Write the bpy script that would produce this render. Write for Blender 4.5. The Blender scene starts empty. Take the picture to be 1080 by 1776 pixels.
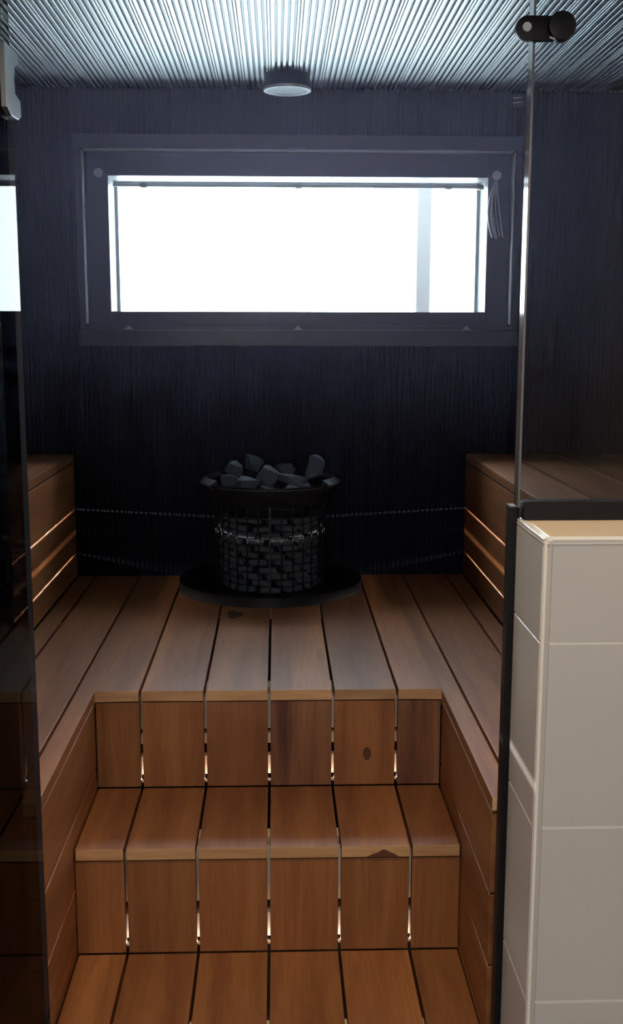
import bpy, bmesh, math, random
from mathutils import Vector, Matrix
random.seed(7)
C = bpy.context.scene.collection
S = bpy.context.scene
PI = math.pi
Z0 = 0.7085                      # height of the sauna platform above the floor

# ------------------------------------------------------------------ camera
cam_d = bpy.data.cameras.new('camera')
cam = bpy.data.objects.new('camera', cam_d); C.objects.link(cam)
cam_d.sensor_fit = 'VERTICAL'; cam_d.sensor_height = 36.0
cam_d.lens = 1878.17/1776*36.0
cam_d.clip_start = 0.02; cam_d.clip_end = 200
PITCH, YAW, ROLL = 0.1649, 0.0319, 0.0016
fw = Vector((math.sin(YAW)*math.cos(PITCH), math.cos(YAW)*math.cos(PITCH), -math.sin(PITCH)))
r0 = Vector((math.cos(YAW), -math.sin(YAW), 0)); u0 = r0.cross(fw)
rr = r0*math.cos(ROLL)+u0*math.sin(ROLL); uu = u0*math.cos(ROLL)-r0*math.sin(ROLL)
M = Matrix((rr, uu, -fw)).transposed().to_4x4()
M.translation = Vector((0.0209, 0.0, 0.8146+Z0))
cam.matrix_world = M
S.camera = cam

# ------------------------------------------------------------------ light and exposure
S.view_settings.view_transform = 'Standard'; S.view_settings.look = 'None'
S.view_settings.gamma = 1.0; S.view_settings.use_curve_mapping = False
S.view_settings.exposure = 0.0
SKY_STRENGTH = 17.0
SKY_COLOR = (0.78, 0.90, 1.0, 1)
BATH_POWER = 17.0
BATH_COLOR = (1.0, 0.965, 0.94)
SPOT_POWER = 17.0
SPOT_COLOR = (1.0, 0.78, 0.52)
SLIT_POWER = 32.0
GLOW_POWER = 3.2
SLIT_COLOR = (1.0, 0.88, 0.74)
UNDER_POWER = 0.28
world = bpy.data.worlds.new('sky'); S.world = world; world.use_nodes = True
bgn = world.node_tree.nodes['Background']
bgn.inputs[0].default_value = SKY_COLOR; bgn.inputs[1].default_value = SKY_STRENGTH

# ------------------------------------------------------------------ materials
def mat(name, col, rough=0.5, metal=0.0, spec=0.5, coat=0.0, bump=None, vary=None):
    m = bpy.data.materials.new(name); m.use_nodes = True
    nt = m.node_tree; b = nt.nodes['Principled BSDF']
    b.inputs['Base Color'].default_value = (*col, 1); b.inputs['Roughness'].default_value = rough
    b.inputs['Metallic'].default_value = metal; b.inputs['Specular IOR Level'].default_value = spec
    b.inputs['Coat Weight'].default_value = coat
    tc = nt.nodes.new('ShaderNodeTexCoord')
    if vary:
        n = nt.nodes.new('ShaderNodeTexNoise'); n.inputs['Scale'].default_value = vary[0]; n.inputs['Detail'].default_value = 4
        nt.links.new(tc.outputs['Object'], n.inputs['Vector'])
        mx = nt.nodes.new('ShaderNodeMix'); mx.data_type = 'RGBA'
        mx.inputs[6].default_value = (*col, 1); mx.inputs[7].default_value = (*vary[1], 1)
        nt.links.new(n.outputs['Fac'], mx.inputs[0]); nt.links.new(mx.outputs[2], b.inputs['Base Color'])
    if bump:
        n = nt.nodes.new('ShaderNodeTexNoise'); n.inputs['Scale'].default_value = bump[0]; n.inputs['Detail'].default_value = 5
        nt.links.new(tc.outputs['Object'], n.inputs['Vector'])
        bp = nt.nodes.new('ShaderNodeBump'); bp.inputs['Strength'].default_value = bump[1]; bp.inputs['Distance'].default_value = 0.002
        nt.links.new(n.outputs['Fac'], bp.inputs['Height']); nt.links.new(bp.outputs[0], b.inputs['Normal'])
    return m

def wood(name, axis, light, dark, rough=0.45, streak=0.75, spec=0.5):
    """heat treated board: grain runs along the given axis, every object gets its own offset and tone"""
    m = bpy.data.materials.new(name); m.use_nodes = True
    nt = m.node_tree; N = nt.nodes.new; L = nt.links.new
    b = nt.nodes['Principled BSDF']
    tc = N('ShaderNodeTexCoord'); oi = N('ShaderNodeObjectInfo')
    off = N('ShaderNodeVectorMath'); off.operation = 'MULTIPLY_ADD'
    comb = N('ShaderNodeCombineXYZ')
    for i in range(3): L(oi.outputs['Random'], comb.inputs[i])
    L(comb.outputs[0], off.inputs[0]); off.inputs[1].default_value = (17.3, 29.1, 41.7)
    L(tc.outputs['Object'], off.inputs[2])
    mp = N('ShaderNodeMapping'); sc = [1, 1, 1]; sc[axis] = 0.07
    mp.inputs['Scale'].default_value = sc
    L(off.outputs[0], mp.inputs['Vector'])
    n1 = N('ShaderNodeTexNoise'); n1.inputs['Scale'].default_value = 16; n1.inputs['Detail'].default_value = 3; n1.inputs['Distortion'].default_value = 0.6
    n2 = N('ShaderNodeTexNoise'); n2.inputs['Scale'].default_value = 170; n2.inputs['Detail'].default_value = 4
    L(mp.outputs[0], n1.inputs['Vector']); L(mp.outputs[0], n2.inputs['Vector'])
    cr = N('ShaderNodeValToRGB'); cr.color_ramp.elements[0].position = 0.36; cr.color_ramp.elements[1].position = 0.66
    cr.color_ramp.elements[0].color = (*dark, 1); cr.color_ramp.elements[1].color = (*light, 1)
    L(n1.outputs['Fac'], cr.inputs[0])
    mid = [0.5*(a+c) for a, c in zip(light, dark)]
    base = N('ShaderNodeMix'); base.data_type = 'RGBA'; base.inputs[0].default_value = streak
    base.inputs[6].default_value = (*[0.3*d+0.7*l for l, d in zip(light, dark)], 1); L(cr.outputs[0], base.inputs[7])
    f = N('ShaderNodeMapRange'); f.inputs[1].default_value = 0.3; f.inputs[2].default_value = 0.7
    f.inputs[3].default_value = 0.86; f.inputs[4].default_value = 1.10
    L(n2.outputs['Fac'], f.inputs[0])
    f2 = N('ShaderNodeMapRange'); f2.inputs[3].default_value = 0.78; f2.inputs[4].default_value = 1.22
    L(oi.outputs['Random'], f2.inputs[0])
    ml = N('ShaderNodeMath'); ml.operation = 'MULTIPLY'; L(f.outputs[0], ml.inputs[0]); L(f2.outputs[0], ml.inputs[1])
    vm = N('ShaderNodeVectorMath'); vm.operation = 'SCALE'; L(base.outputs[2], vm.inputs[0]); L(ml.outputs[0], vm.inputs['Scale'])
    L(vm.outputs[0], b.inputs['Base Color'])
    b.inputs['Roughness'].default_value = rough; b.inputs['Specular IOR Level'].default_value = spec
    bp = N('ShaderNodeBump'); bp.inputs['Strength'].default_value = 0.15; bp.inputs['Distance'].default_value = 0.001
    L(n2.outputs['Fac'], bp.inputs['Height']); L(bp.outputs[0], b.inputs['Normal'])
    return m

WL, WD = (0.35, 0.145, 0.052), (0.175, 0.060, 0.020)
M_woodY = wood('heat_treated_wood_lengthwise', 1, WL, WD)
M_woodZ = wood('heat_treated_wood_upright', 2, WL, WD, streak=0.6)
M_woodStripe = wood('striped_heartwood_upright', 2, (0.36, 0.16, 0.075), (0.10, 0.032, 0.024), streak=1.0)
M_end = wood('sawn_board_end', 0, (0.62, 0.38, 0.19), (0.38, 0.20, 0.095), rough=0.6)
M_knot = mat('dark_knot_wood', (0.09, 0.030, 0.014), 0.6, vary=(60, (0.15, 0.055, 0.025)))
M_spot = mat('dark_worn_wood', (0.06, 0.030, 0.018), 0.6)
M_support = mat('pale_spruce_support', (0.80, 0.64, 0.50), 0.6, vary=(12, (0.84, 0.70, 0.56)))
M_zinc = mat('dull_zinc_strip', (0.62, 0.62, 0.60), 0.6)
M_clad = mat('black_ribbed_cladding', (0.0045, 0.006, 0.016), 0.6, spec=0.10, vary=(9, (0.006, 0.008, 0.020)))
M_ceil = mat('grey_metallic_ceiling_ribs', (0.36, 0.40, 0.415), 0.50, metal=1.0)
M_frame = mat('black_painted_window_frame', (0.018, 0.020, 0.027), 0.4, spec=0.4, bump=(25, 0.1))
M_cgroove = mat('shaded_metallic_groove', (0.16, 0.185, 0.20), 0.5, metal=1.0)  # groove shade painted in: darker copy of the rib metal
M_groove = mat('black_groove', (0.005, 0.0065, 0.015), 0.6, spec=0.1)
M_glint = mat('reveal_glint_grey', (0.36, 0.365, 0.40), 0.35)  # pale grey paints the window light on the dark reveal
M_void = mat('flat_black_fill', (0.006, 0.006, 0.007), 0.8, spec=0.2)
M_sash = mat('pale_outer_sash', (0.10, 0.115, 0.12), 0.5)
M_post = mat('weathered_grey_post', (0.72, 0.70, 0.66), 0.8)
M_twig = mat('grey_bark', (0.7, 0.7, 0.7), 0.9)
M_knob = mat('pale_plastic', (0.55, 0.55, 0.60), 0.4)
M_cord = mat('pale_grey_cord', (0.42, 0.45, 0.48), 0.6)
M_tile = mat('greige_ceramic_tile', (0.56, 0.57, 0.59), 0.28, spec=0.5, vary=(3.5, (0.64, 0.635, 0.63)))
M_tiletop = mat('warm_lit_tile_top', (0.50, 0.39, 0.27), 0.3, vary=(4, (0.54, 0.43, 0.31)))  # sand tint paints the warm lamp light on the top tiles
M_grout = mat('pale_grout', (0.90, 0.89, 0.86), 0.8)
M_edge = mat('pale_satin_corner_profile', (0.53, 0.525, 0.52), 0.3)
M_black = mat('black_anodised_profile', (0.006, 0.006, 0.009), 0.45, spec=0.25)
M_blackwall = mat('black_painted_plaster', (0.008, 0.008, 0.009), 0.6)
M_white = mat('warm_white_plaster', (0.62, 0.56, 0.50), 0.8, vary=(2, (0.60, 0.54, 0.48)))
M_floor = mat('grey_floor_tile', (0.30, 0.28, 0.26), 0.4, vary=(3, (0.26, 0.25, 0.23)))
M_seal = mat('smoky_edge_seal', (0.11, 0.115, 0.135), 0.08, spec=0.8)
M_alu = mat('brushed_aluminium', (0.17, 0.19, 0.21), 0.4, 0.6)
M_steel = mat('blackened_steel', (0.010, 0.012, 0.020), 0.36, 0.2, spec=0.4, bump=(80, 0.06))
M_rim = mat('lit_steel_inner_face', (0.20, 0.21, 0.24), 0.4, 0.6)  # light on the rim's inner face, painted as paler steel
M_stone = mat('grey_olivine_stone', (0.045, 0.056, 0.075), 0.8, spec=0.3, bump=(55, 0.9), vary=(22, (0.075, 0.092, 0.12)))
M_lampring = mat('satin_nickel_ring', (0.55, 0.60, 0.62), 0.35, 0.5)
M_lens = mat('frosted_lamp_lens', (0.30, 0.34, 0.36), 0.4)
M_pin = mat('shiny_steel_pin', (0.8, 0.8, 0.85), 0.3, 0.7)

def flare_lit(name, col):  # translucence added so thin parts take the pale grey of window flare
    m = bpy.data.materials.new(name); m.use_nodes = True; nt = m.node_tree
    b = nt.nodes['Principled BSDF']; o = nt.nodes['Material Output']
    b.inputs['Base Color'].default_value = (0.45, 0.48, 0.50, 1); b.inputs['Roughness'].default_value = 0.4
    t = nt.nodes.new('ShaderNodeBsdfTranslucent'); t.inputs[0].default_value = (*col, 1)
    ad = nt.nodes.new('ShaderNodeAddShader'); nt.links.new(b.outputs[0], ad.inputs[0]); nt.links.new(t.outputs[0], ad.inputs[1])
    nt.links.new(ad.outputs[0], o.inputs['Surface']); return m
M_flare_rail = flare_lit('flare_lit_rail', (0.085, 0.092, 0.098))
M_flare_sash = flare_lit('flare_lit_sash', (0.055, 0.060, 0.064))
def glass_mat(name, tint, soft=1):
    m = bpy.data.materials.new(name); m.use_nodes = True; nt = m.node_tree
    for n in list(nt.nodes): nt.nodes.remove(n)
    o = nt.nodes.new('ShaderNodeOutputMaterial'); t = nt.nodes.new('ShaderNodeBsdfTransparent'); g = nt.nodes.new('ShaderNodeBsdfGlossy')
    t.inputs[0].default_value = (*tint, 1); g.inputs['Roughness'].default_value = 0.0
    fr = nt.nodes.new('ShaderNodeFresnel'); fr.inputs[0].default_value = 1.45
    # the pane is a closed slab: only its outward faces mirror
    geo = nt.nodes.new('ShaderNodeNewGeometry'); inv = nt.nodes.new('ShaderNodeMath'); inv.operation = 'SUBTRACT'; inv.inputs[0].default_value = 1
    nt.links.new(geo.outputs['Backfacing'], inv.inputs[1])
    if soft != 1:
        k_ = nt.nodes.new('ShaderNodeMath'); k_.operation = 'MULTIPLY'; k_.inputs[1].default_value = soft
        nt.links.new(fr.outputs[0], k_.inputs[0]); fr = k_
    ml = nt.nodes.new('ShaderNodeMath'); ml.operation = 'MULTIPLY'
    nt.links.new(fr.outputs[0], ml.inputs[0]); nt.links.new(inv.outputs[0], ml.inputs[1])
    mx = nt.nodes.new('ShaderNodeMixShader')
    nt.links.new(ml.outputs[0], mx.inputs[0]); nt.links.new(t.outputs[0], mx.inputs[1]); nt.links.new(g.outputs[0], mx.inputs[2])
    nt.links.new(mx.outputs[0], o.inputs[0]); return m
M_glass_clear = glass_mat('clear_window_glass', (0.98, 0.99, 0.99))
M_glass_panel = glass_mat('lightly_tinted_partition_glass', (0.86, 0.89, 0.91))
M_glass_door = glass_mat('smoked_door_glass', (0.25, 0.26, 0.28), 0.34)
M_glass_edge = mat('ground_glass_edge', (0.28, 0.30, 0.34), 0.3, spec=0.8)

# ------------------------------------------------------------------ helpers
def box(bm, x0, x1, y0, y1, z0, z1, bev=0.0, seg=2):
    vs = [bm.verts.new((x, y, z+Z0)) for x in (x0, x1) for y in (y0, y1) for z in (z0, z1)]
    F = [(0,1,3,2), (4,6,7,5), (0,4,5,1), (2,3,7,6), (0,2,6,4), (1,5,7,3)]
    fs = [bm.faces.new([vs[i] for i in f]) for f in F]
    if bev > 0:
        es = {e for f in fs for e in f.edges}
        bmesh.ops.bevel(bm, geom=list(es), offset=bev, segments=seg, profile=0.6, affect='EDGES', clamp_overlap=True)
def prism(bm, pts, axis, a, b, bev=0.0):
    """polygon pts extruded along axis ('x','y','z') from a to b; z values are heights above the platform"""
    def P(p, t):
        if axis == 'x': return (t, p[0], p[1]+Z0)
        if axis == 'y': return (p[0], t, p[1]+Z0)
        return (p[0], p[1], t+Z0)
    va = [bm.verts.new(P(p, a)) for p in pts]; vb = [bm.verts.new(P(p, b)) for p in pts]
    n = len(pts); fs = [bm.faces.new(va), bm.faces.new(list(reversed(vb)))]
    for i in range(n): fs.append(bm.faces.new((va[i], vb[i], vb[(i+1) % n], va[(i+1) % n])))
    if bev > 0:
        bmesh.ops.bevel(bm, geom=list({e for f in fs for e in f.edges}), offset=bev, segments=2, profile=0.6, affect='EDGES', clamp_overlap=True)
def lathe(bm, prof, cx, cy, seg=64, a0=0.0, a1=2*PI, close=False):
    full = abs((a1-a0)-2*PI) < 1e-6
    n = seg if full else seg+1
    rings = []
    for (r, z) in prof:
        rings.append([bm.verts.new((cx+r*math.cos(a0+(a1-a0)*i/seg), cy+r*math.sin(a0+(a1-a0)*i/seg), z+Z0)) for i in range(n)])
    m = len(prof)
    for j in range(m if close else m-1):
        A, B = rings[j], rings[(j+1) % m]
        for i in range(seg):
            k = (i+1) % n
            bm.faces.new((A[i], A[k], B[k], B[i]))
def tube(bm, pts, r, seg=8):
    pts = [Vector(p) for p in pts]; rings = []
    for i, p in enumerate(pts):
        d = (pts[min(i+1, len(pts)-1)]-pts[max(i-1, 0)]).normalized()
        up = Vector((0, 0, 1)) if abs(d.z) < 0.9 else Vector((1, 0, 0))
        s = d.cross(up).normalized(); t = s.cross(d)
        rad = r[i] if isinstance(r, (list, tuple)) else r
        rings.append([bm.verts.new(p+Vector((0, 0, Z0))+(s*math.cos(2*PI*k/seg)+t*math.sin(2*PI*k/seg))*rad) for k in range(seg)])
    for A, B in zip(rings, rings[1:]):
        for k in range(seg): bm.faces.new((A[k], A[(k+1) % seg], B[(k+1) % seg], B[k]))
    bm.faces.new(list(reversed(rings[0]))); bm.faces.new(rings[-1])
def cyl(bm, c, r, h, axis='y', seg=32, bev=0.0):
    """closed disc or rod starting at c and running h along axis"""
    c = Vector(c); ax = {'x': Vector((1,0,0)), 'y': Vector((0,1,0)), 'z': Vector((0,0,1))}[axis]
    prof = [(r, 0), (r, h)] if bev == 0 else [(r-bev, 0), (r-bev*0.3, bev*0.3), (r, bev), (r, h-bev), (r-bev*0.3, h-bev*0.3), (r-bev, h)]
    up = Vector((0,0,1)) if axis != 'z' else Vector((1,0,0)); s = ax.cross(up).normalized(); t = s.cross(ax)
    rings = [[bm.verts.new(c+Vector((0,0,Z0))+ax*z+(s*math.cos(2*PI*k/seg)+t*math.sin(2*PI*k/seg))*q) for k in range(seg)] for q, z in prof]
    for A, B in zip(rings, rings[1:]):
        for k in range(seg): bm.faces.new((A[k], A[(k+1) % seg], B[(k+1) % seg], B[k]))
    bm.faces.new(list(reversed(rings[0]))); bm.faces.new(rings[-1])
def obj(name, bm, m, parent=None, smooth=False, end=None):
    bmesh.ops.recalc_face_normals(bm, faces=bm.faces[:])
    me = bpy.data.meshes.new(name); 
    if end is not None:
        for f in bm.faces:
            if abs(f.normal.y) > 0.9: f.material_index = 1
    if smooth:
        for f in bm.faces: f.smooth = True
    bm.to_mesh(me); bm.free()
    me.materials.append(m)
    if end is not None: me.materials.append(end)
    if smooth: 
        try: me.set_sharp_from_angle(angle=math.radians(35))
        except Exception: pass
    o = bpy.data.objects.new(name, me); C.objects.link(o)
    if parent:
        o.parent = parent; o.matrix_parent_inverse = Matrix.Translation(-parent.location)
    return o
def B(): return bmesh.new()
def bx(name, m, parent, *a, bev=0.0, end=None):
    bm = B(); box(bm, *a, bev=bev); return obj(name, bm, m, parent, end=end)
def tag(o, label, cat, group=None):
    o['label'] = label; o['category'] = cat
    if group: o['group'] = group
    return o
def thing(name, label, cat, loc, group=None):
    o = bpy.data.objects.new(name, None); C.objects.link(o)
    o.location = (loc[0], loc[1], loc[2]+Z0); o.empty_display_size = 0.05
    return tag(o, label, cat, group)
def struct(name, bm, m, smooth=False):
    o = obj(name, bm, m, None, smooth); o['kind'] = 'structure'; return o
def add_mat(o, m, test):
    o.data.materials.append(m); k = len(o.data.materials)-1
    for p in o.data.polygons:
        if test(p): p.material_index = k

YB = 3.597; XS = 1.27; ZC = 1.57; FL = -Z0     # back wall plane, side walls, ceiling, floor
YT0, YT1, XT = 1.462, 1.634, 0.390             # tiled half wall: front, back, free end
ZT = 0.533

# ------------------------------------------------------------------ room shell
bm = B(); box(bm, -XS-0.1, XS+0.1, -1.45, YB+0.25, FL-0.1, FL); struct('floor', bm, M_floor)

# ribbed cladding: four flat ribs per board and a tight joint every 80 mm
def rib_profile(a, b, depth=0.008):
    """list of (position, height) along the wall from a to b; height 0 = groove bottom"""
    out = []; n0 = math.floor(a/0.08)-1
    p = n0*0.08
    while p < b:
        # (start, end) of rib faces inside the 80 mm board
        for s, e in ((0.0008, 0.0070), (0.0086, 0.0190), (0.0250, 0.0350), (0.0410, 0.0510), (0.0570, 0.0670), (0.0730, 0.0792)):
            q0, q1 = p+s, p+e
            if q1 <= a or q0 >= b: continue
            q0, q1 = max(q0, a), min(q1, b)
            c = min(0.0014, (q1-q0)*0.25)
            out += [(q0, 0), (q0, depth-c), (q0+c*0.5, depth-c*0.25), (q0+c*1.3, depth), (q1-c*1.3, depth), (q1-c*0.5, depth-c*0.25), (q1, depth-c), (q1, 0)]
        p += 0.08
    return out
def ribbed_sheet(bm, prof, fn, t0, t1):
    A = [bm.verts.new(fn(p, h, t0)) for p, h in prof]; Bv = [bm.verts.new(fn(p, h, t1)) for p, h in prof]
    for i in range(len(prof)-1):
        f = bm.faces.new((A[i], A[i+1], Bv[i+1], Bv[i]))
        if min(prof[i][1], prof[i+1][1]) <= 0: f.material_index = 1      # groove

# back wall with the window opening
WX0, WX1, WZ0, WZ1 = -0.598, 0.789, 0.835, 1.387       # opening in the cladding
bm = B()
def wf(p, h, t): return (p, YB+0.008-h, t+Z0)
ribbed_sheet(bm, rib_profile(-XS, XS), wf, FL, 0.765)
ribbed_sheet(bm, rib_profile(-XS, WX0-0.022), wf, 0.765, ZC)
ribbed_sheet(bm, rib_profile(WX1+0.022, XS), wf, 0.765, ZC)
ribbed_sheet(bm, rib_profile(WX0-0.022, WX1+0.022), wf, 1.431, ZC)
for a in ((-XS-0.05, WX0, FL, ZC+0.08), (WX1, XS+0.05, FL, ZC+0.08), (WX0, WX1, FL, WZ0), (WX0, WX1, WZ1, ZC+0.08)):
    box(bm, a[0], a[1], YB+0.0085, YB+0.25, a[2], a[3])
wall = struct('wall_back', bm, M_clad); wall.data.materials.append(M_groove)
# side walls of the sauna
for sgn, nm in ((-1, 'wall_left'), (1, 'wall_right')):
    bm = B()
    def sf(p, h, t, s=sgn): return (s*(XS-h), p, t+Z0)
    ribbed_sheet(bm, rib_profile(1.64, YB), sf, FL, ZC)
    x0, x1 = sorted((sgn*(XS+0.0005), sgn*(XS+0.12)))
    box(bm, x0, x1, YT1, YB+0.25, FL, ZC+0.08)
    struct(nm, bm, M_clad).data.materials.append(M_groove)
# ceiling of the sauna: ribs run towards the window
bm = B()
def cf(p, h, t): return (p, t, ZC+0.008-h+Z0)
ribbed_sheet(bm, rib_profile(-XS, XS), cf, 1.64, YB)
box(bm, -XS-0.1, XS+0.1, YT1, YB+0.25, ZC+0.009, ZC+0.1)
struct('ceiling', bm, M_ceil).data.materials.append(M_cgroove)
# washroom in front of the sauna
bm = B(); box(bm, -XS-0.1, XS+0.1, -1.45, YT0, ZC+0.13, ZC+0.2); o = struct('ceiling', bm, M_white)
bm = B(); box(bm, -XS-0.1, XS+0.1, -1.45, -1.35, FL, ZC+0.13); struct('wall_front', bm, M_white)
bm = B(); box(bm, -XS-0.1, -XS, -1.35, YT0, FL, ZC+0.13); struct('wall_left', bm, M_white)
bm = B(); box(bm, XS, XS+0.1, -1.35, YT0, FL, ZC+0.13); struct('wall_right', bm, M_white)
bm = B()
box(bm, -XS-0.1, -0.385, YT0, YT1, FL, ZC+0.2)            # black wall beside the door
box(bm, -0.385, XS+0.1, YT0, YT1, 1.33, ZC+0.2)           # unseen header above door and partition, set low to cut the lamp light
struct('wall_entrance', bm, M_blackwall)

# tiled half wall
bm = B(); box(bm, XT+0.0012, XS, YT0+0.0012, YT1-0.002, FL, ZT-0.006)
hw = struct('wall_partition', bm, M_grout)
rows = [ZT, 0.383, 0.106, -0.171, -0.448, FL]
bm = B()
for za, zb in zip(rows, rows[1:]):
    box(bm, XT+0.012, 1.148, YT0, YT0+0.012, zb+0.0015, za-0.0015, bev=0.0007, seg=1)
    box(bm, 1.151, XS, YT0, YT0+0.012, zb+0.0015, za-0.0015, bev=0.0007, seg=1)
    box(bm, XT, XT+0.010, YT0+0.006, YT1, zb+0.0015, za-0.0015, bev=0.0007, seg=1)
o = struct('trim_1', bm, M_tile)
bm = B(); box(bm, XT+0.010, XS, YT0+0.010, YT1, ZT-0.006, ZT, bev=0.0008, seg=1); struct('trim_2', bm, M_tiletop)
bm = B()   # rounded corner profiles: upright and along the top edges
def quarter(cx, cy, r, n=6): return [(cx, cy)]+[(cx-r*math.sin(PI/2*i/n), cy-r*math.cos(PI/2*i/n)) for i in range(n+1)]
prism(bm, quarter(XT+0.0115, YT0+0.0105, 0.0112), 'z', FL, ZT-0.004)
prism(bm, [(YT0-0.0006, ZT-0.008), (YT0+0.003, ZT-0.001), (YT0+0.010, ZT+0.0006), (YT0+0.010, ZT-0.008)], 'x', XT+0.004, XS)
prism(bm, [(XT-0.0006, ZT-0.008), (XT+0.002, ZT-0.001), (XT+0.008, ZT+0.0006), (XT+0.008, ZT-0.008)], 'y', YT0+0.004, YT1)
struct('trim_3', bm, M_edge)

# ------------------------------------------------------------------ window
YF = YB+0.040
HX0, HX1, HZ0, HZ1 = -0.521, 0.711, 0.880, 1.310       # glass hole in the frame
bm = B()
box(bm, WX0, HX0, YF, YF+0.05, WZ0, WZ1, bev=0.002); box(bm, HX1, WX1, YF, YF+0.05, WZ0, WZ1, bev=0.002)
box(bm, HX0, HX1, YF, YF+0.05, WZ0, HZ0, bev=0.002); box(bm, HX0, HX1, YF, YF+0.05, HZ1, WZ1, bev=0.002)
win = struct('window_1', bm, M_frame)
def wpart(name, bm, m, smooth=False, **k): return obj(name, bm, m, win, smooth)
bm = B()   # pale reveal of the outer sash
box(bm, HX0-0.01, HX0, YF+0.05, YF+0.17, HZ0-0.01, HZ1+0.01); box(bm, HX1, HX1+0.01, YF+0.05, YF+0.17, HZ0-0.01, HZ1+0.01)
box(bm, HX0, HX1, YF+0.05, YF+0.17, HZ1, HZ1+0.01); box(bm, HX0, HX1, YF+0.05, YF+0.17, HZ0-0.01, HZ0)
wpart('reveal', bm, M_sash)
bm = B()
box(bm, HX0, HX0+0.010, YF+0.145, YF+0.17, HZ0, HZ1); box(bm, HX1-0.010, HX1, YF+0.145, YF+0.17, HZ0, HZ1)
box(bm, HX0+0.010, HX1-0.010, YF+0.145, YF+0.17, HZ1-0.010, HZ1)
wpart('outer_sash', bm, M_flare_sash)
bm = B(); box(bm, HX0, HX1, YF+0.152, YF+0.158, HZ0, HZ1); wpart('pane', bm, M_glass_clear)
bm = B(); box(bm, WX0-0.022, WX1+0.022, YB-0.014, YB+0.008, 1.387, 1.431, bev=0.002); struct('trim_4', bm, M_frame)
bm = B(); box(bm, WX0-0.022, WX1+0.022, YB-0.016, YB+0.008, 0.768, 0.820, bev=0.002)
box(bm, WX0, WX1, YB+0.004, YF+0.01, 0.820, 0.835, bev=0.001); struct('trim_5', bm, M_frame)
bm = B()
box(bm, WX0-0.022, WX0, YB-0.006, YB+0.008, 0.820, 1.387, bev=0.002); box(bm, WX1, WX1+0.022, YB-0.006, YB+0.008, 0.820, 1.387, bev=0.002)
struct('trim_6', bm, M_frame)
bm = B()
box(bm, WX0+0.0002, WX0+0.0032, YB-0.004, YF-0.001, WZ0+0.004, WZ1-0.004, bev=0.001); box(bm, WX1-0.0032, WX1-0.0002, YB-0.004, YF-0.001, WZ0+0.004, WZ1-0.004, bev=0.001)
box(bm, WX0+0.004, WX1-0.004, YB-0.004, YF-0.001, WZ1-0.0032, WZ1-0.0002, bev=0.001)
struct('trim_7', bm, M_glint)  # pale strips stand in for light along the reveal edges
# hardware on the frame
bm = B(); box(bm, 0.066, 0.118, YB-0.022, YB-0.0145, 1.389, 1.424, bev=0.002)
for dx in (0.078, 0.106): cyl(bm, (dx, YB-0.024, 1.397), 0.003, 0.003)
wpart('latch_plate', bm, M_frame)
for i, x in enumerate((-0.462, 0.091, 0.645)):
    bm = B(); box(bm, x-0.013, x+0.013, YB-0.005, YB+0.006, 0.8212, 0.8245, bev=0.001); cyl(bm, (x, YB-0.004, 0.8275), 0.0055, 0.008)
    wpart('sill_clip', bm, M_alu)
bm = B(); tube(bm, [(HX0+0.012, YF+0.03, HZ1-0.026), (HX1-0.012, YF+0.03, HZ1-0.026)], 0.0052, 12)
blind = thing('blind_rail', 'thin pale wire rail with small clips along the top of the window opening', 'rail', (0.09, YF+0.03, HZ1-0.026))
obj('rail_wire', bm, M_flare_rail, blind, True)
for x in (-0.41, 0.094, 0.585, 0.69):
    bm = B(); tube(bm, [(x-0.012, YF+0.03, HZ1-0.026), (x-0.005, YF+0.03, HZ1-0.026), (x+0.005, YF+0.03, HZ1-0.026), (x+0.012, YF+0.03, HZ1-0.026)], [0.006, 0.0095, 0.0095, 0.006], 12)
    obj('clip', bm, M_flare_rail, blind, True)
bm = B(); cyl(bm, (-0.550, YF-0.010, 1.318), 0.0145, 0.010, bev=0.004, seg=28)
tag(obj('cord_knob', bm, M_knob, None, True), 'pale round knob on the window frame at its upper left corner', 'knob')
hk = thing('corded_knob', 'pale round knob at the upper right window corner with looped cord hanging', 'knob', (0.738, YF-0.01, 1.317))
bm = B(); cyl(bm, (0.738, YF-0.010, 1.317), 0.0145, 0.010, bev=0.004, seg=28); obj('knob', bm, M_knob, hk, True)
for (xm, xe, ze, r) in ((0.713, 0.728, 1.120, 0.0030), (0.722, 0.740, 1.116, 0.0030), (0.737, 0.752, 1.122, 0.0028), (0.748, 0.763, 1.120, 0.0030), (0.727, 0.745, 1.118, 0.0026)):
    bm = B(); pts = []
    for i in range(15):
        t = i/14
        x = (1-t)**2*0.738+2*t*(1-t)*(2*xm-0.5*(0.738+xe))+t*t*xe
        pts.append((x, YF-0.006+0.002*math.sin(t*5), 1.306+(ze-1.306)*t))
    tube(bm, pts, r, 8); obj('cord', bm, M_cord, hk, True)

# what stands outside the window
bm = B(); prism(bm, [(0.526, 4.0), (0.580, 4.0), (0.580, 4.06), (0.526, 4.06)], 'z', FL-2.2, 1.405, bev=0.004)
bm2 = bm; box(bm2, 0.512, 0.585, 3.995, 4.065, 1.370, 1.405, bev=0.002)
tag(obj('fence_post', bm, M_post), 'pale grey upright post outside the window, right of its middle', 'post')
bm = B()
tube(bm, [(-0.524, 3.9, 0.965), (-0.50, 3.9, 0.972), (-0.478, 3.9, 0.985), (-0.44, 3.9, 0.998), (-0.41, 3.9, 1.015)], [0.006, 0.010, 0.009, 0.004, 0.002], 6)
for a, b_ in (((-0.50, 3.9, 0.972), (-0.485, 3.91, 0.96)), ((-0.478, 3.9, 0.985), (-0.455, 3.9, 1.005))): tube(bm, [a, b_], [0.002, 0.001], 6)
tree = thing('bare_tree', 'thin bare tree outside with one faint grey twig at the lower left of the window', 'tree', (-0.92, 3.95, FL-2.2))
obj('twig', bm, M_twig, tree)
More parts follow.
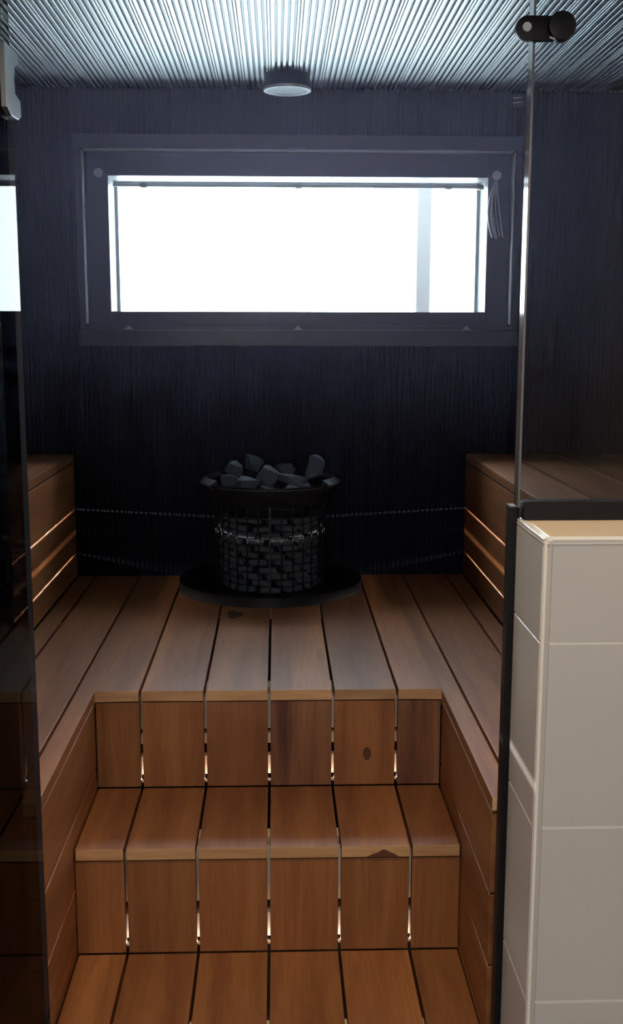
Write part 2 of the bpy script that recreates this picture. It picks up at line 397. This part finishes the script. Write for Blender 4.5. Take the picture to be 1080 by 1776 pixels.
bm = B(); tube(bm, [(-0.95, 3.98, FL-2.2), (-0.94, 3.97, 0.2), (-0.92, 3.96, 0.9), (-0.93, 3.97, 1.9)], [0.03, 0.025, 0.02, 0.01], 10); obj('trunk', bm, M_twig, tree, True)
bm = B(); tube(bm, [(-0.92, 3.96, 0.90), (-0.72, 3.93, 0.94), (-0.524, 3.9, 0.965)], [0.012, 0.009, 0.0065], 8); obj('branch', bm, M_twig, tree, True)

# ------------------------------------------------------------------ platform, steps
PT = 0.148; G = 0.003                        # board pitch, half gap
Y2, Y1, Y0 = 2.396, 2.095, 1.800             # riser planes (nosing) and front of the side returns
R = 0.2362; TH = 0.025; XC = 0.400
plat = thing('sauna_platform', 'upper reddish brown wooden sauna platform carrying the black stove, with its riser and side boards', 'platform', (0, 3.0, -Z0))
dk = YB-0.002
for k in range(-2, 2):
    bx('deck_board', M_woodY, plat, k*PT+G, (k+1)*PT-G, Y2, dk, -TH, 0, bev=0.0015, end=M_end)
for s in (-1, 1):      # notched boards beside the stair well
    bm = B(); x0, xa, x1 = 2*PT+G, XC, 3*PT-G
    pts = [(s*x0, Y2), (s*xa, Y2), (s*xa, Y0), (s*x1, Y0), (s*x1, dk), (s*x0, dk)]
    prism(bm, pts, 'z', -TH, 0, bev=0.0015); obj('deck_board', bm, M_woodY, plat, end=M_end)
    a, b_ = sorted((s*(3*PT+G), s*(4*PT-G))); bx('deck_board', M_woodY, plat, a, b_, Y0, dk, -TH, 0, bev=0.0015, end=M_end)
    a, b_ = sorted((s*(4*PT+G), s*(4*PT+0.058))); bx('deck_board', M_woodY, plat, a, b_, Y0, dk, -TH, 0, bev=0.0015, end=M_end)
bm = B()       # dark worn spot on the board in front of the stove
cyl(bm, (0, 0, 0), 1, 1, 'z', seg=24)
for v in bm.verts:
    a_ = math.atan2(v.co.y, v.co.x); q_ = 1+0.15*math.sin(3*a_+1)
    v.co = Vector((-0.106+v.co.x*0.022*q_, 3.075+v.co.y*0.042*q_, Z0-0.001+(v.co.z-Z0)*0.0014))
obj('knot', bm, M_spot, [c for c in plat.children if c.name.startswith('deck_board')][1])
def risers(parent, y, ztop, zbot, mats):
    out = []
    ed = [-XC+0.001, -2*PT-G]
    cols = [(-XC+0.001, -2*PT-G)]+[(k*PT+G, (k+1)*PT-G) for k in range(-2, 2)]+[(2*PT+G, XC-0.001)]
    for (a, b_), m in zip(cols, mats):
        out.append(bx('riser_board', m, parent, a, b_, y+0.004, y+0.026, zbot+0.002, ztop, bev=0.0012))
    return out
rz = risers(plat, Y2, -TH-0.004, -R, [M_woodZ, M_woodZ, M_woodZ, M_woodStripe, M_woodZ, M_woodStripe])
bm = B(); cyl(bm, (0, 0, 0), 1, 1, seg=20)   # knot, oval, set flush in its riser board
for v in bm.verts:
    v.co = Vector((0.228+v.co.x*0.0095, Y2+0.0036+v.co.y*0.002, -0.158+Z0+(v.co.z-Z0)*0.016))
obj('knot', bm, M_knot, rz[4])
for s in (-1, 1):      # side cheeks of the stair well, boards run front to back
    zz = [-TH-0.004, -0.186, -0.327, -0.468, -0.60, FL+0.01]
    for za, zb in zip(zz, zz[1:]):
        a, b_ = sorted((s*(XC+0.001), s*(XC+0.022))); bx('side_board', M_woodY, plat, a, b_, Y0+0.004, Y2+0.002, zb+0.0025, za-0.0025, bev=0.0015)
    # front facing returns
    for za, zb in zip(zz, zz[1:]):
        a, b_ = sorted((s*(XC+0.023), s*(4*PT+0.05))); bx('front_board', M_woodY, plat, a, b_, Y0+0.006, Y0+0.026, zb+0.0025, za-0.0025, bev=0.0015)
# frame under the platform that shows through the gaps
def supports(parent, y, zs):
    for (za, zb, m) in zs:
        bx('support_batten', m, parent, -XC+0.004, XC-0.004, y, y+0.02, za, zb)
supports(plat, Y2+0.048, [(-0.110, -0.030, M_zinc), (-0.146, -0.121, M_support), (-0.222, -0.177, M_support)])
bx('support_batten', M_support, plat, -0.60, 0.60, Y2+0.10, Y2+0.145, -0.075, -TH-0.001)
bx('support_batten', M_support, plat, -0.60, 0.60, 3.30, 3.345, -0.075, -TH-0.001)

def step(label, y, yback, z, mats, knot=False):
    st = thing('wooden_step', label, 'step', (0, (y+yback)/2, z-R), 'sauna steps')
    cols = [(-XC+0.003, -2*PT-G)]+[(k*PT+G, (k+1)*PT-G) for k in range(-2, 2)]+[(2*PT+G, XC-0.003)]
    for a, b_ in cols: bx('tread_board', M_woodY, st, a, b_, y, yback, z-TH, z, bev=0.0015, end=M_end)
    if mats: rz = risers(st, y, z-TH-0.004, z-R if z-R > FL else FL+0.002, mats)
    return st
s1 = step('middle wooden sauna step with pale sawn board ends below the platform', Y1, Y2+0.002, -R, [M_woodZ]*6)
supports(s1, Y1+0.048, [(-R-0.108, -R-0.028, M_zinc), (-R-0.143, -R-0.108, M_support), (-R-0.208, -R-0.172, M_zinc), (-R-0.226, -R-0.208, M_support)])
bx('support_batten', M_support, s1, -XC+0.006, XC-0.006, Y1+0.10, Y1+0.14, -R-0.075, -R-TH-0.001)
bm = B(); prism(bm, [(0.203, -R-0.0245), (0.271, -R-0.0245), (0.262, -R-0.018), (0.250, -R-0.013), (0.243, -R-0.0085), (0.235, -R-0.0085), (0.228, -R-0.014), (0.216, -R-0.018)], 'y', Y1-0.0006, Y1+0.001)
obj('knot', bm, M_knot, s1)
s0 = step('lowest wooden sauna step in view, at the bottom edge of the photo', 1.79, Y1+0.002, -2*R, [M_woodZ]*6)
bx('support_batten', M_support, s0, -XC+0.006, XC-0.006, 1.875, 1.905, -2*R-0.075, -2*R-TH-0.001)

# ------------------------------------------------------------------ side benches
for s, nm in ((-1, 'left'), (1, 'right')):
    lab = {'left': 'dark wooden sauna bench along the left wall, light glowing through two gaps in its front',
           'right': 'dark wooden sauna bench along the right wall, partly behind the clear glass partition'}[nm]
    bn = thing('sauna_bench', lab, 'bench', (s*0.95, 2.7, 0), 'side benches')
    XF = 0.654
    ya, yb = 1.70, YB-0.002
    def sb(name, m, xa, xb, y0, y1, z0, z1, **k):
        a, b_ = sorted((s*xa, s*xb)); return bx(name, m, bn, a, b_, y0, y1, z0, z1, **k)
    for za, zb in ((0.2315, 0.383), (0.0825, 0.2255), (0.002, 0.0765)):
        sb('face_board', M_woodY, XF, XF+0.026, ya, yb, za, zb, bev=0.0015)
    for xa, xb in ((XF, 0.790), (0.800, 0.945), (0.955, 1.100), (1.110, XS-0.012)):
        sb('seat_board', M_woodY, xa, xb, ya, yb, 0.3875, 0.4125, bev=0.0015)
    sb('baffle', M_void, XF+0.001, XS-0.012, ya, yb, 0.3835, 0.3872)  # unseen board added to stop strip light leaking up between seat boards
    sb('baffle', M_support, XF+0.027, XS-0.012, ya, yb, 0.150, 0.156)  # unseen board added to keep each strip's light to its own gap
    sb('baffle', M_support, XF+0.027, XS-0.012, ya, yb, 0.000, 0.006)
    sb('end_board', M_woodY, XF+0.027, XS-0.012, ya, ya+0.02, 0.008, 0.382)
    # warm light strips in the hollows: one far back whose light fans out level through the upper gap,
    # and one just behind each gap that lights the edges of the boards
    for xq, za, w, pw, down in ((XS-0.024, 0.262, 0.005, SLIT_POWER, False), (XF+0.036, 0.2350, 0.0016, GLOW_POWER, True), (XF+0.036, 0.0845, 0.0016, GLOW_POWER, True)):
        sb('light_strip', M_zinc, xq+0.002, xq+0.012, ya+0.05, yb-0.02, za, za+0.010)
        ld = bpy.data.lights.new('strip_light', 'AREA'); ld.shape = 'RECTANGLE'
        ld.size = yb-ya-0.1; ld.size_y = w; ld.energy = pw; ld.color = SLIT_COLOR
        lo = bpy.data.objects.new('strip_light', ld); C.objects.link(lo)
        # the lamp's -Z looks towards the gap; the near ones tilt down onto the board edge
        dz = Vector((-s*0.95, 0, -0.3)) if down else Vector((-s, 0, 0))
        zax = -dz.normalized(); xax = Vector((0, 1, 0)); yax = zax.cross(xax)
        lo.matrix_world = Matrix((xax, yax, zax)).transposed().to_4x4()
        lo.location = (s*xq, (ya+yb)/2, za+Z0)
        lo.parent = bn; lo.matrix_parent_inverse = Matrix.Translation(-bn.location)

# unseen strips added below the steps, brightening the battens behind the gaps
for y, z in ((Y2+0.037, -R+0.004), (Y1+0.037, -2*R+0.004), (1.84, -2*R-0.10)):
    o = bx('light_strip', M_zinc, plat, -0.36, 0.36, y-0.006, y+0.006, z-0.003, z)
    ld = bpy.data.lights.new('added_step_light', 'AREA'); ld.shape = 'RECTANGLE'; ld.size = 0.7; ld.size_y = 0.008
    ld.energy = UNDER_POWER; ld.color = (1.0, 0.84, 0.68)
    lo = bpy.data.objects.new('added_step_light', ld); C.objects.link(lo)
    lo.rotation_euler = (PI, 0, 0); lo.location = (0, y, z+Z0+0.003)
    lo.parent = plat; lo.matrix_parent_inverse = Matrix.Translation(-plat.location)

# ------------------------------------------------------------------ stove
SX, SY = -0.002, 3.385
stove = thing('sauna_stove', 'round black steel sauna stove with barred cage full of stones, sunk in the platform', 'stove', (SX, SY, 0))
bm = B()      # collar on the platform, flattened where it meets the wall
Rc = 0.296; yc = 3.440
def clip(x, y): return (x, min(y, YB-0.004))
n = 96
lo_, hi_, ih, il = [], [], [], []
for i in range(n):
    a = 2*PI*i/n
    for lst, r, z in ((lo_, Rc, 0.0005), (hi_, Rc-0.002, 0.030), (ih, Rc-0.014, 0.034)):
        x, y = clip(SX+r*math.cos(a), yc+r*math.sin(a)); lst.append(bm.verts.new((x, y, z+Z0)))
    il.append(bm.verts.new((SX+0.182*math.cos(a), SY+0.182*math.sin(a), 0.012+Z0)))
for A, Bq in ((lo_, hi_), (hi_, ih), (ih, il)):
    for i in range(n): bm.faces.new((A[i], A[(i+1) % n], Bq[(i+1) % n], Bq[i]))
bmesh.ops.remove_doubles(bm, verts=bm.verts[:], dist=1e-5)
obj('collar', bm, M_black, stove, True)
RC = 0.174
bm = B(); lathe(bm, [(0.108, 0.013), (0.112, 0.10), (0.112, 0.27), (0.0, 0.27)], SX, SY, 32); obj('heater_core', bm, M_void, stove, True)
bm = B(); lathe(bm, [(0.150, 0.002), (RC+0.004, 0.002), (RC+0.004, 0.016), (RC-0.004, 0.020), (0.150, 0.020)], SX, SY, 64, close=True); obj('base_ring', bm, M_steel, stove, True)
for z in (0.258,):
    bm = B(); lathe(bm, [(RC-0.001, z-0.002), (RC+0.003, z-0.002), (RC+0.003, z+0.002), (RC-0.001, z+0.002)], SX, SY, 64, close=True); obj('hoop', bm, M_steel, stove, True)
for i in range(30):
    a = 2*PI*i/30-PI/2
    x, y = SX+(RC-0.0035)*math.cos(a), SY+(RC-0.0035)*math.sin(a)
    bm = B(); tube(bm, [(x, y, 0.018), (x, y, 0.297)], 0.0028, 6); obj('cage_bar', bm, M_steel, stove, True)
bm = B()      # smooth band above the bars
lathe(bm, [(RC+0.002, 0.288), (RC+0.004, 0.292), (RC+0.012, 0.315), (RC+0.028, 0.343), (RC+0.0285, 0.3475), (RC+0.025, 0.348), (RC+0.009, 0.317), (RC-0.002, 0.296), (RC-0.002, 0.288)], SX, SY, 96, close=True)
obj('top_band', bm, M_steel, stove, True)
for s in (-1, 1):      # flared outer rim, only left and right where its inner face catches light
    bm = B()
    c0 = 0 if s == 1 else PI
    prof = [(0.1985, 0.338), (0.2195, 0.350), (0.2215, 0.353), (0.219, 0.356), (0.198, 0.368), (0.1955, 0.365)]
    lathe(bm, prof, SX, SY, 18, c0-0.62, c0+0.62, close=True)
    obj('flared_rim', bm, M_rim, stove, True)
bm = B()
lathe(bm, [(0.172, 0.305), (0.180, 0.330), (0.190, 0.352), (0.193, 0.354), (0.1935, 0.350), (0.184, 0.328), (0.175, 0.305)], SX, SY, 96, close=True)
obj('inner_ring', bm, M_steel, stove, True)
bm = B(); box(bm, SX-0.003, SX+0.003, SY-RC-0.0075, SY-RC-0.003, 0.018, 0.296)
prism(bm, [(SY-RC-0.030, 0.352), (SY-RC-0.022, 0.352), (SY-RC-0.004, 0.296), (SY-RC-0.009, 0.296)], 'x', SX-0.003, SX+0.003)
obj('seam', bm, M_steel, stove)
bm = B(); cyl(bm, (SX, SY, 0.270), 0.160, 0.006, 'z', 40); obj('stone_plate', bm, M_void, stove)

def stone_mesh(sx, sy, sz, seed, n=20, k=0.46):
    """broken angular stone: a block with every corner knocked to its own place"""
    rnd = random.Random(seed); bm = B()
    for a in (-1, 1):
        for b_ in (-1, 1):
            for c in (-1, 1):
                bm.verts.new((a*sx*rnd.uniform(1-k*1.6, 1.0), b_*sy*rnd.uniform(1-k*1.6, 1.0), c*sz*rnd.uniform(1-k*1.8, 1.0)))
    for i in range(n-12):
        v = Vector((rnd.gauss(0, 1), rnd.gauss(0, 1), rnd.gauss(0, 1))).normalized()
        bm.verts.new((v.x*sx*1.08, v.y*sy*1.08, v.z*sz*1.08))
    r = bmesh.ops.convex_hull(bm, input=bm.verts[:])
    bmesh.ops.delete(bm, geom=list({g for g in r['geom_interior']+r['geom_unused'] if isinstance(g, bmesh.types.BMVert)}), context='VERTS')
    bmesh.ops.bevel(bm, geom=bm.edges[:], offset=0.0009, segments=1, affect='EDGES', clamp_overlap=True)
    bmesh.ops.recalc_face_normals(bm, faces=bm.faces[:])
    me = bpy.data.meshes.new('stone'); bm.to_mesh(me); bm.free(); me.materials.append(M_stone); return me
def put_stone(me, loc, rot, label, group):
    o = bpy.data.objects.new('sauna_stone', me); C.objects.link(o)
    o.location = (loc[0], loc[1], loc[2]+Z0); o.rotation_euler = rot
    return tag(o, label, 'stone', group)
# stones heaped on top: (x, y, z of centre, half sizes, rotation, what sets it apart)
TOP = [
 (0.128, 3.330, 0.412, (0.034, 0.030, 0.043), (0.1, 0.2, 0.3), 'tallest upright grey stone at the right end of the heap on the stove'),
 (-0.004, 3.290, 0.388, (0.036, 0.028, 0.036), (0.2, 0.5, 0.1), 'pointed triangular grey stone at the front middle of the stove heap'),
 (0.078, 3.292, 0.375, (0.056, 0.030, 0.022), (0.1, 0.42, 0.0), 'long slab-like grey stone sloping down to the right beside the tall stone'),
 (-0.107, 3.330, 0.408, (0.030, 0.026, 0.026), (0.3, 0.4, 0.6), 'pointed grey stone high at the left of the stove heap'),
 (-0.050, 3.400, 0.420, (0.030, 0.026, 0.026), (0.5, 0.1, 0.2), 'dark blocky stone high at the back, left of the heap middle'),
 (-0.122, 3.282, 0.374, (0.032, 0.026, 0.024), (0.0, 0.3, 0.9), 'low dark stone at the far left front of the stove heap'),
 (-0.070, 3.262, 0.370, (0.038, 0.026, 0.026), (0.2, -0.1, 0.4), 'broad low stone at the left front, beside the seam of the stove rim'),
 (0.062, 3.250, 0.356, (0.030, 0.020, 0.016), (0.3, 0.2, 0.2), 'small flat stone at the front right of the stove heap'),
 (-0.006, 3.240, 0.356, (0.026, 0.018, 0.015), (0.1, 0.2, 0.7), 'smallest pale stone lying at the front rim above the seam'),
 (0.100, 3.300, 0.356, (0.026, 0.022, 0.022), (0.4, 0.2, 0.1), 'rounded low stone under the tall one at the right front rim'),
 (0.045, 3.390, 0.398, (0.038, 0.032, 0.026), (0.2, 0.1, 0.4), 'dark stone behind the long sloping slab in the heap'),
 (-0.115, 3.400, 0.385, (0.030, 0.034, 0.026), (0.1, 0.7, 0.4), 'dark stone behind the left pointed one in the heap')]
for i, (x, y, z, sc, rot, lab) in enumerate(TOP):
    put_stone(stone_mesh(*sc, 50+i, 18), (x, y, z-0.014), rot, lab, 'stones heaped on the stove')
fill = [stone_mesh(0.034, 0.028, 0.020, 90+i, 18) for i in range(4)]
WHERE = ['right side', 'back right', 'back', 'back left', 'left side', 'front left', 'front middle', 'front right']
for i, w in enumerate(WHERE):
    a = 2*PI*i/8
    put_stone(fill[i % 4], (SX+0.118*math.cos(a), SY+0.118*math.sin(a), 0.318), (random.uniform(-.3, .3), random.uniform(-.3, .3), a+PI/2), 'dark stone low in the stove bowl under the heap, at its '+w, 'stones low in the stove bowl')
# flat stones stacked behind the bars
kinds = [stone_mesh(0.0340, 0.016, 0.0102, 200+i, 14, 0.22) for i in range(7)]
ORD = ['first', 'second', 'third', 'fourth', 'fifth', 'sixth', 'seventh', 'eighth', 'ninth', 'tenth', 'eleventh', 'twelfth']
layer = 0
z = 0.034
while z < 0.262:
    m = 12; row = []
    for j in range(m):
        a = 2*PI*(j+0.5*(layer % 2)+0.13*layer)/m
        if math.sin(a) > 0.30: continue
        row.append(a)
    # angle from the seam at the stove's front, negative to the left
    offs = [((a+PI/2+PI) % (2*PI))-PI for a in row]
    for a, of in zip(row, offs):
        side = [o_ for o_ in offs if (o_ < 0) == (of < 0)]
        n_th = sorted(abs(o_) for o_ in side).index(abs(of))
        r = 0.142+random.uniform(-0.003, 0.003)
        put_stone(kinds[(layer*3+int(a*5)) % 7], (SX+r*math.cos(a), SY+r*math.sin(a), z+random.uniform(-.002, .002)), (random.uniform(-.10, .10), random.uniform(-.10, .10), a+PI/2+random.uniform(-.10, .10)),
                  'flat grey stone behind the stove bars, %s row up, %s %s of the seam' % (ORD[layer], ORD[n_th], 'left' if of < 0 else 'right'), 'stones behind the stove bars')
    z += 0.0212; layer += 1

# ------------------------------------------------------------------ ceiling lamp and bracket
LX, LY = 0.055, 3.400
dl = thing('ceiling_lamp', 'small round black ceiling spotlight with pale ring, switched off, above the window', 'lamp', (LX, LY, ZC))
bm = B(); lathe(bm, [(0.0, ZC+0.006), (0.068, ZC+0.006), (0.068, 1.530), (0.060, 1.530), (0.0, 1.532)], LX, LY, 64); obj('housing', bm, M_steel, dl, True)
bm = B(); lathe(bm, [(0.058, 1.526), (0.0600, 1.5235), (0.0705, 1.5235), (0.0725, 1.5270), (0.0725, 1.5315), (0.058, 1.5315)], LX, LY, 64, close=True); obj('ring', bm, M_lampring, dl, True)
bm = B(); lathe(bm, [(0.0, 1.5290), (0.040, 1.5285), (0.058, 1.5275), (0.0585, 1.5305), (0.0, 1.5308)], LX, LY, 48); obj('lens', bm, M_lens, dl, True)
wb = thing('wall_bracket', 'tiny black bracket with two bright glints shaped as pins high on the back wall, right of the window', 'bracket', (0.787, YB, 1.54))
bx('plate', M_black, wb, 0.768, 0.812, YB-0.020, YB-0.001, 1.520, 1.560, bev=0.002)
for z in (1.546, 1.532):
    bm = B(); tube(bm, [(0.770, YB-0.023, z-0.0015), (0.800, YB-0.023, z+0.0015)], 0.0016, 8); obj('pin', bm, M_pin, wb, True)  # pins stand in for two highlight lines on the bracket

# ------------------------------------------------------------------ glass partition on the half wall
gp = thing('glass_partition', 'clear fixed glass panel standing on the beige tiled half wall', 'glass panel', (0.8, 1.618, ZT))
bm = B(); box(bm, 0.3885, XS-0.002, 1.614, 1.622, 0.560, 1.329)
o = obj('glass_pane', bm, M_glass_panel, gp)
add_mat(o, M_glass_edge, lambda p: abs(p.normal.y) < 0.5)
bx('edge_seal', M_seal, gp, 0.3850, 0.3883, 1.612, 1.640, 0.552, 1.329)
bx('bottom_channel', M_black, gp, XT+0.004, XS-0.002, 1.604, 1.630, ZT+0.0005, 0.562, bev=0.001)
jm = thing('door_jamb', 'black upright profile between the steps and the beige tiled half wall', 'profile', (0.384, 1.66, -Z0))
bx('profile', M_black, jm, 0.3800, 0.3950, 1.640, 1.668, FL+0.001, 0.547, bev=0.001)
bx('end_cap', M_alu, jm, 0.3800, 0.3950, 1.6405, 1.6675, 0.5475, 0.5495)
# black catch on the upper glass edge
ct = thing('glass_clamp', 'black rounded metal clamp with round knob across the upper glass edge at right', 'clamp', (0.40, 1.60, 1.238))
bm = B(); h = 0.0165; xl, xr = 0.3755, 0.424
pts = [(xl+h*math.cos(a)-0.001, 1.2365+h*math.sin(a)) for a in [PI/2+PI*i/16 for i in range(17)]]+[(xr, 1.2365-h), (xr, 1.2365+h)]
prism(bm, pts, 'y', 1.602, 1.6135, bev=0.0008); obj('plate', bm, M_black, ct, True)
bm = B(); cyl(bm, (0.4215, 1.590, 1.2375), 0.0195, 0.0235, bev=0.002, seg=40); obj('knob', bm, M_black, ct, True)
bm = B(); cyl(bm, (0.3735, 1.5995, 1.2375), 0.0062, 0.003, seg=24); obj('pin', bm, M_knob, ct, True)['label'] = 'pale round pin'
bm = B(); tube(bm, [(0.404, 1.5935, 1.2225), (0.412, 1.5935, 1.2195)], 0.0014, 8); obj('lever', bm, M_pin, ct, True)

# ------------------------------------------------------------------ opened smoked glass door
XD = -0.357
dr = thing('glass_door', 'smoked glass door swung open at the left edge, mirroring the window and steps', 'door', (XD, 1.3, -Z0))
bm = B(); box(bm, XD-0.008, XD, 0.93, 1.640, FL+0.008, 1.325)
o = obj('glass_pane', bm, M_glass_door, dr)
add_mat(o, M_glass_edge, lambda p: abs(p.normal.x) < 0.5)
bm = B()
HG = [(1.572, 1.205), (1.650, 1.205), (1.652, 1.193), (1.624, 1.184), (1.624, 1.146), (1.656, 1.143), (1.658, 1.122), (1.640, 1.114), (1.600, 1.112), (1.578, 1.119), (1.572, 1.119)]
prism(bm, HG, 'x', XD+0.0005, XD+0.0085, bev=0.001)
obj('hinge', bm, M_alu, dr)['label'] = 'grey aluminium hinge'


# ------------------------------------------------------------------ unseen fill light added behind the camera
wl = thing('fill_lamp', 'wide unseen fill lamp added on the washroom wall behind the camera', 'lamp', (-0.25, -1.35, 0.95))
bm = B(); box(bm, -0.60, 0.10, -1.349, -1.30, 0.80, 1.10, bev=0.006); obj('housing', bm, M_white, wl)
ld = bpy.data.lights.new('fill_light', 'AREA'); ld.shape = 'RECTANGLE'; ld.size = 0.66; ld.size_y = 0.26; ld.energy = BATH_POWER; ld.color = BATH_COLOR
lo = bpy.data.objects.new('fill_light', ld); C.objects.link(lo); lo.rotation_euler = (PI/2, 0, 0); lo.location = (-0.25, -1.295, 0.95+Z0)
lo.parent = wl; lo.matrix_parent_inverse = Matrix.Translation(-wl.location)

# warm ceiling lamp just in front of the entrance, its light cut off above by the header
cl = thing('ceiling_lamp', 'round warm ceiling lamp in the washroom above the entrance, out of view', 'lamp', (0.1, 1.24, ZC+0.13))
bm = B(); lathe(bm, [(0.0, ZC+0.128), (0.13, ZC+0.128), (0.13, ZC+0.105), (0.12, ZC+0.10), (0.0, ZC+0.102)], 0.1, 1.24, 48); obj('housing', bm, M_white, cl, True)
ld = bpy.data.lights.new('spot_light', 'AREA'); ld.shape = 'DISK'; ld.size = 0.22; ld.energy = SPOT_POWER; ld.color = SPOT_COLOR
lo = bpy.data.objects.new('spot_light', ld); C.objects.link(lo); lo.location = (0.1, 1.24, ZC+0.095+Z0)
lo.parent = cl; lo.matrix_parent_inverse = Matrix.Translation(-cl.location)

# ------------------------------------------------------------------ haze added to imitate the glare around the window
HAZE = 0.058
bm = B(); box(bm, -XS+0.009, XS-0.009, 1.66,  YB-0.026, 0.475, ZC-0.001)
hz = obj('glare_haze', bm, None or M_white); hz.data.materials.clear()
mv = bpy.data.materials.new('glare_haze_volume'); mv.use_nodes = True; nt = mv.node_tree
for n_ in list(nt.nodes): nt.nodes.remove(n_)
o_ = nt.nodes.new('ShaderNodeOutputMaterial'); vs = nt.nodes.new('ShaderNodeVolumeScatter')
vs.inputs['Color'].default_value = (0.70, 0.66, 1.0, 1); 
tc_ = nt.nodes.new('ShaderNodeTexCoord'); sx_ = nt.nodes.new('ShaderNodeSeparateXYZ'); mr_ = nt.nodes.new('ShaderNodeMapRange')
nt.links.new(tc_.outputs['Object'], sx_.inputs[0]); nt.links.new(sx_.outputs['Z'], mr_.inputs[0])
mr_.inputs[1].default_value = 0.50+Z0; mr_.inputs[2].default_value = 1.30+Z0; mr_.inputs[3].default_value = 0.0; mr_.inputs[4].default_value = HAZE
nt.links.new(mr_.outputs[0], vs.inputs['Density'])
vs.inputs['Anisotropy'].default_value = 0.2
nt.links.new(vs.outputs[0], o_.inputs['Volume']); hz.data.materials.append(mv)
tag(hz, 'faint bluish haze added in the upper sauna air to imitate window glare', 'glare_haze'); hz['kind'] = 'stuff'
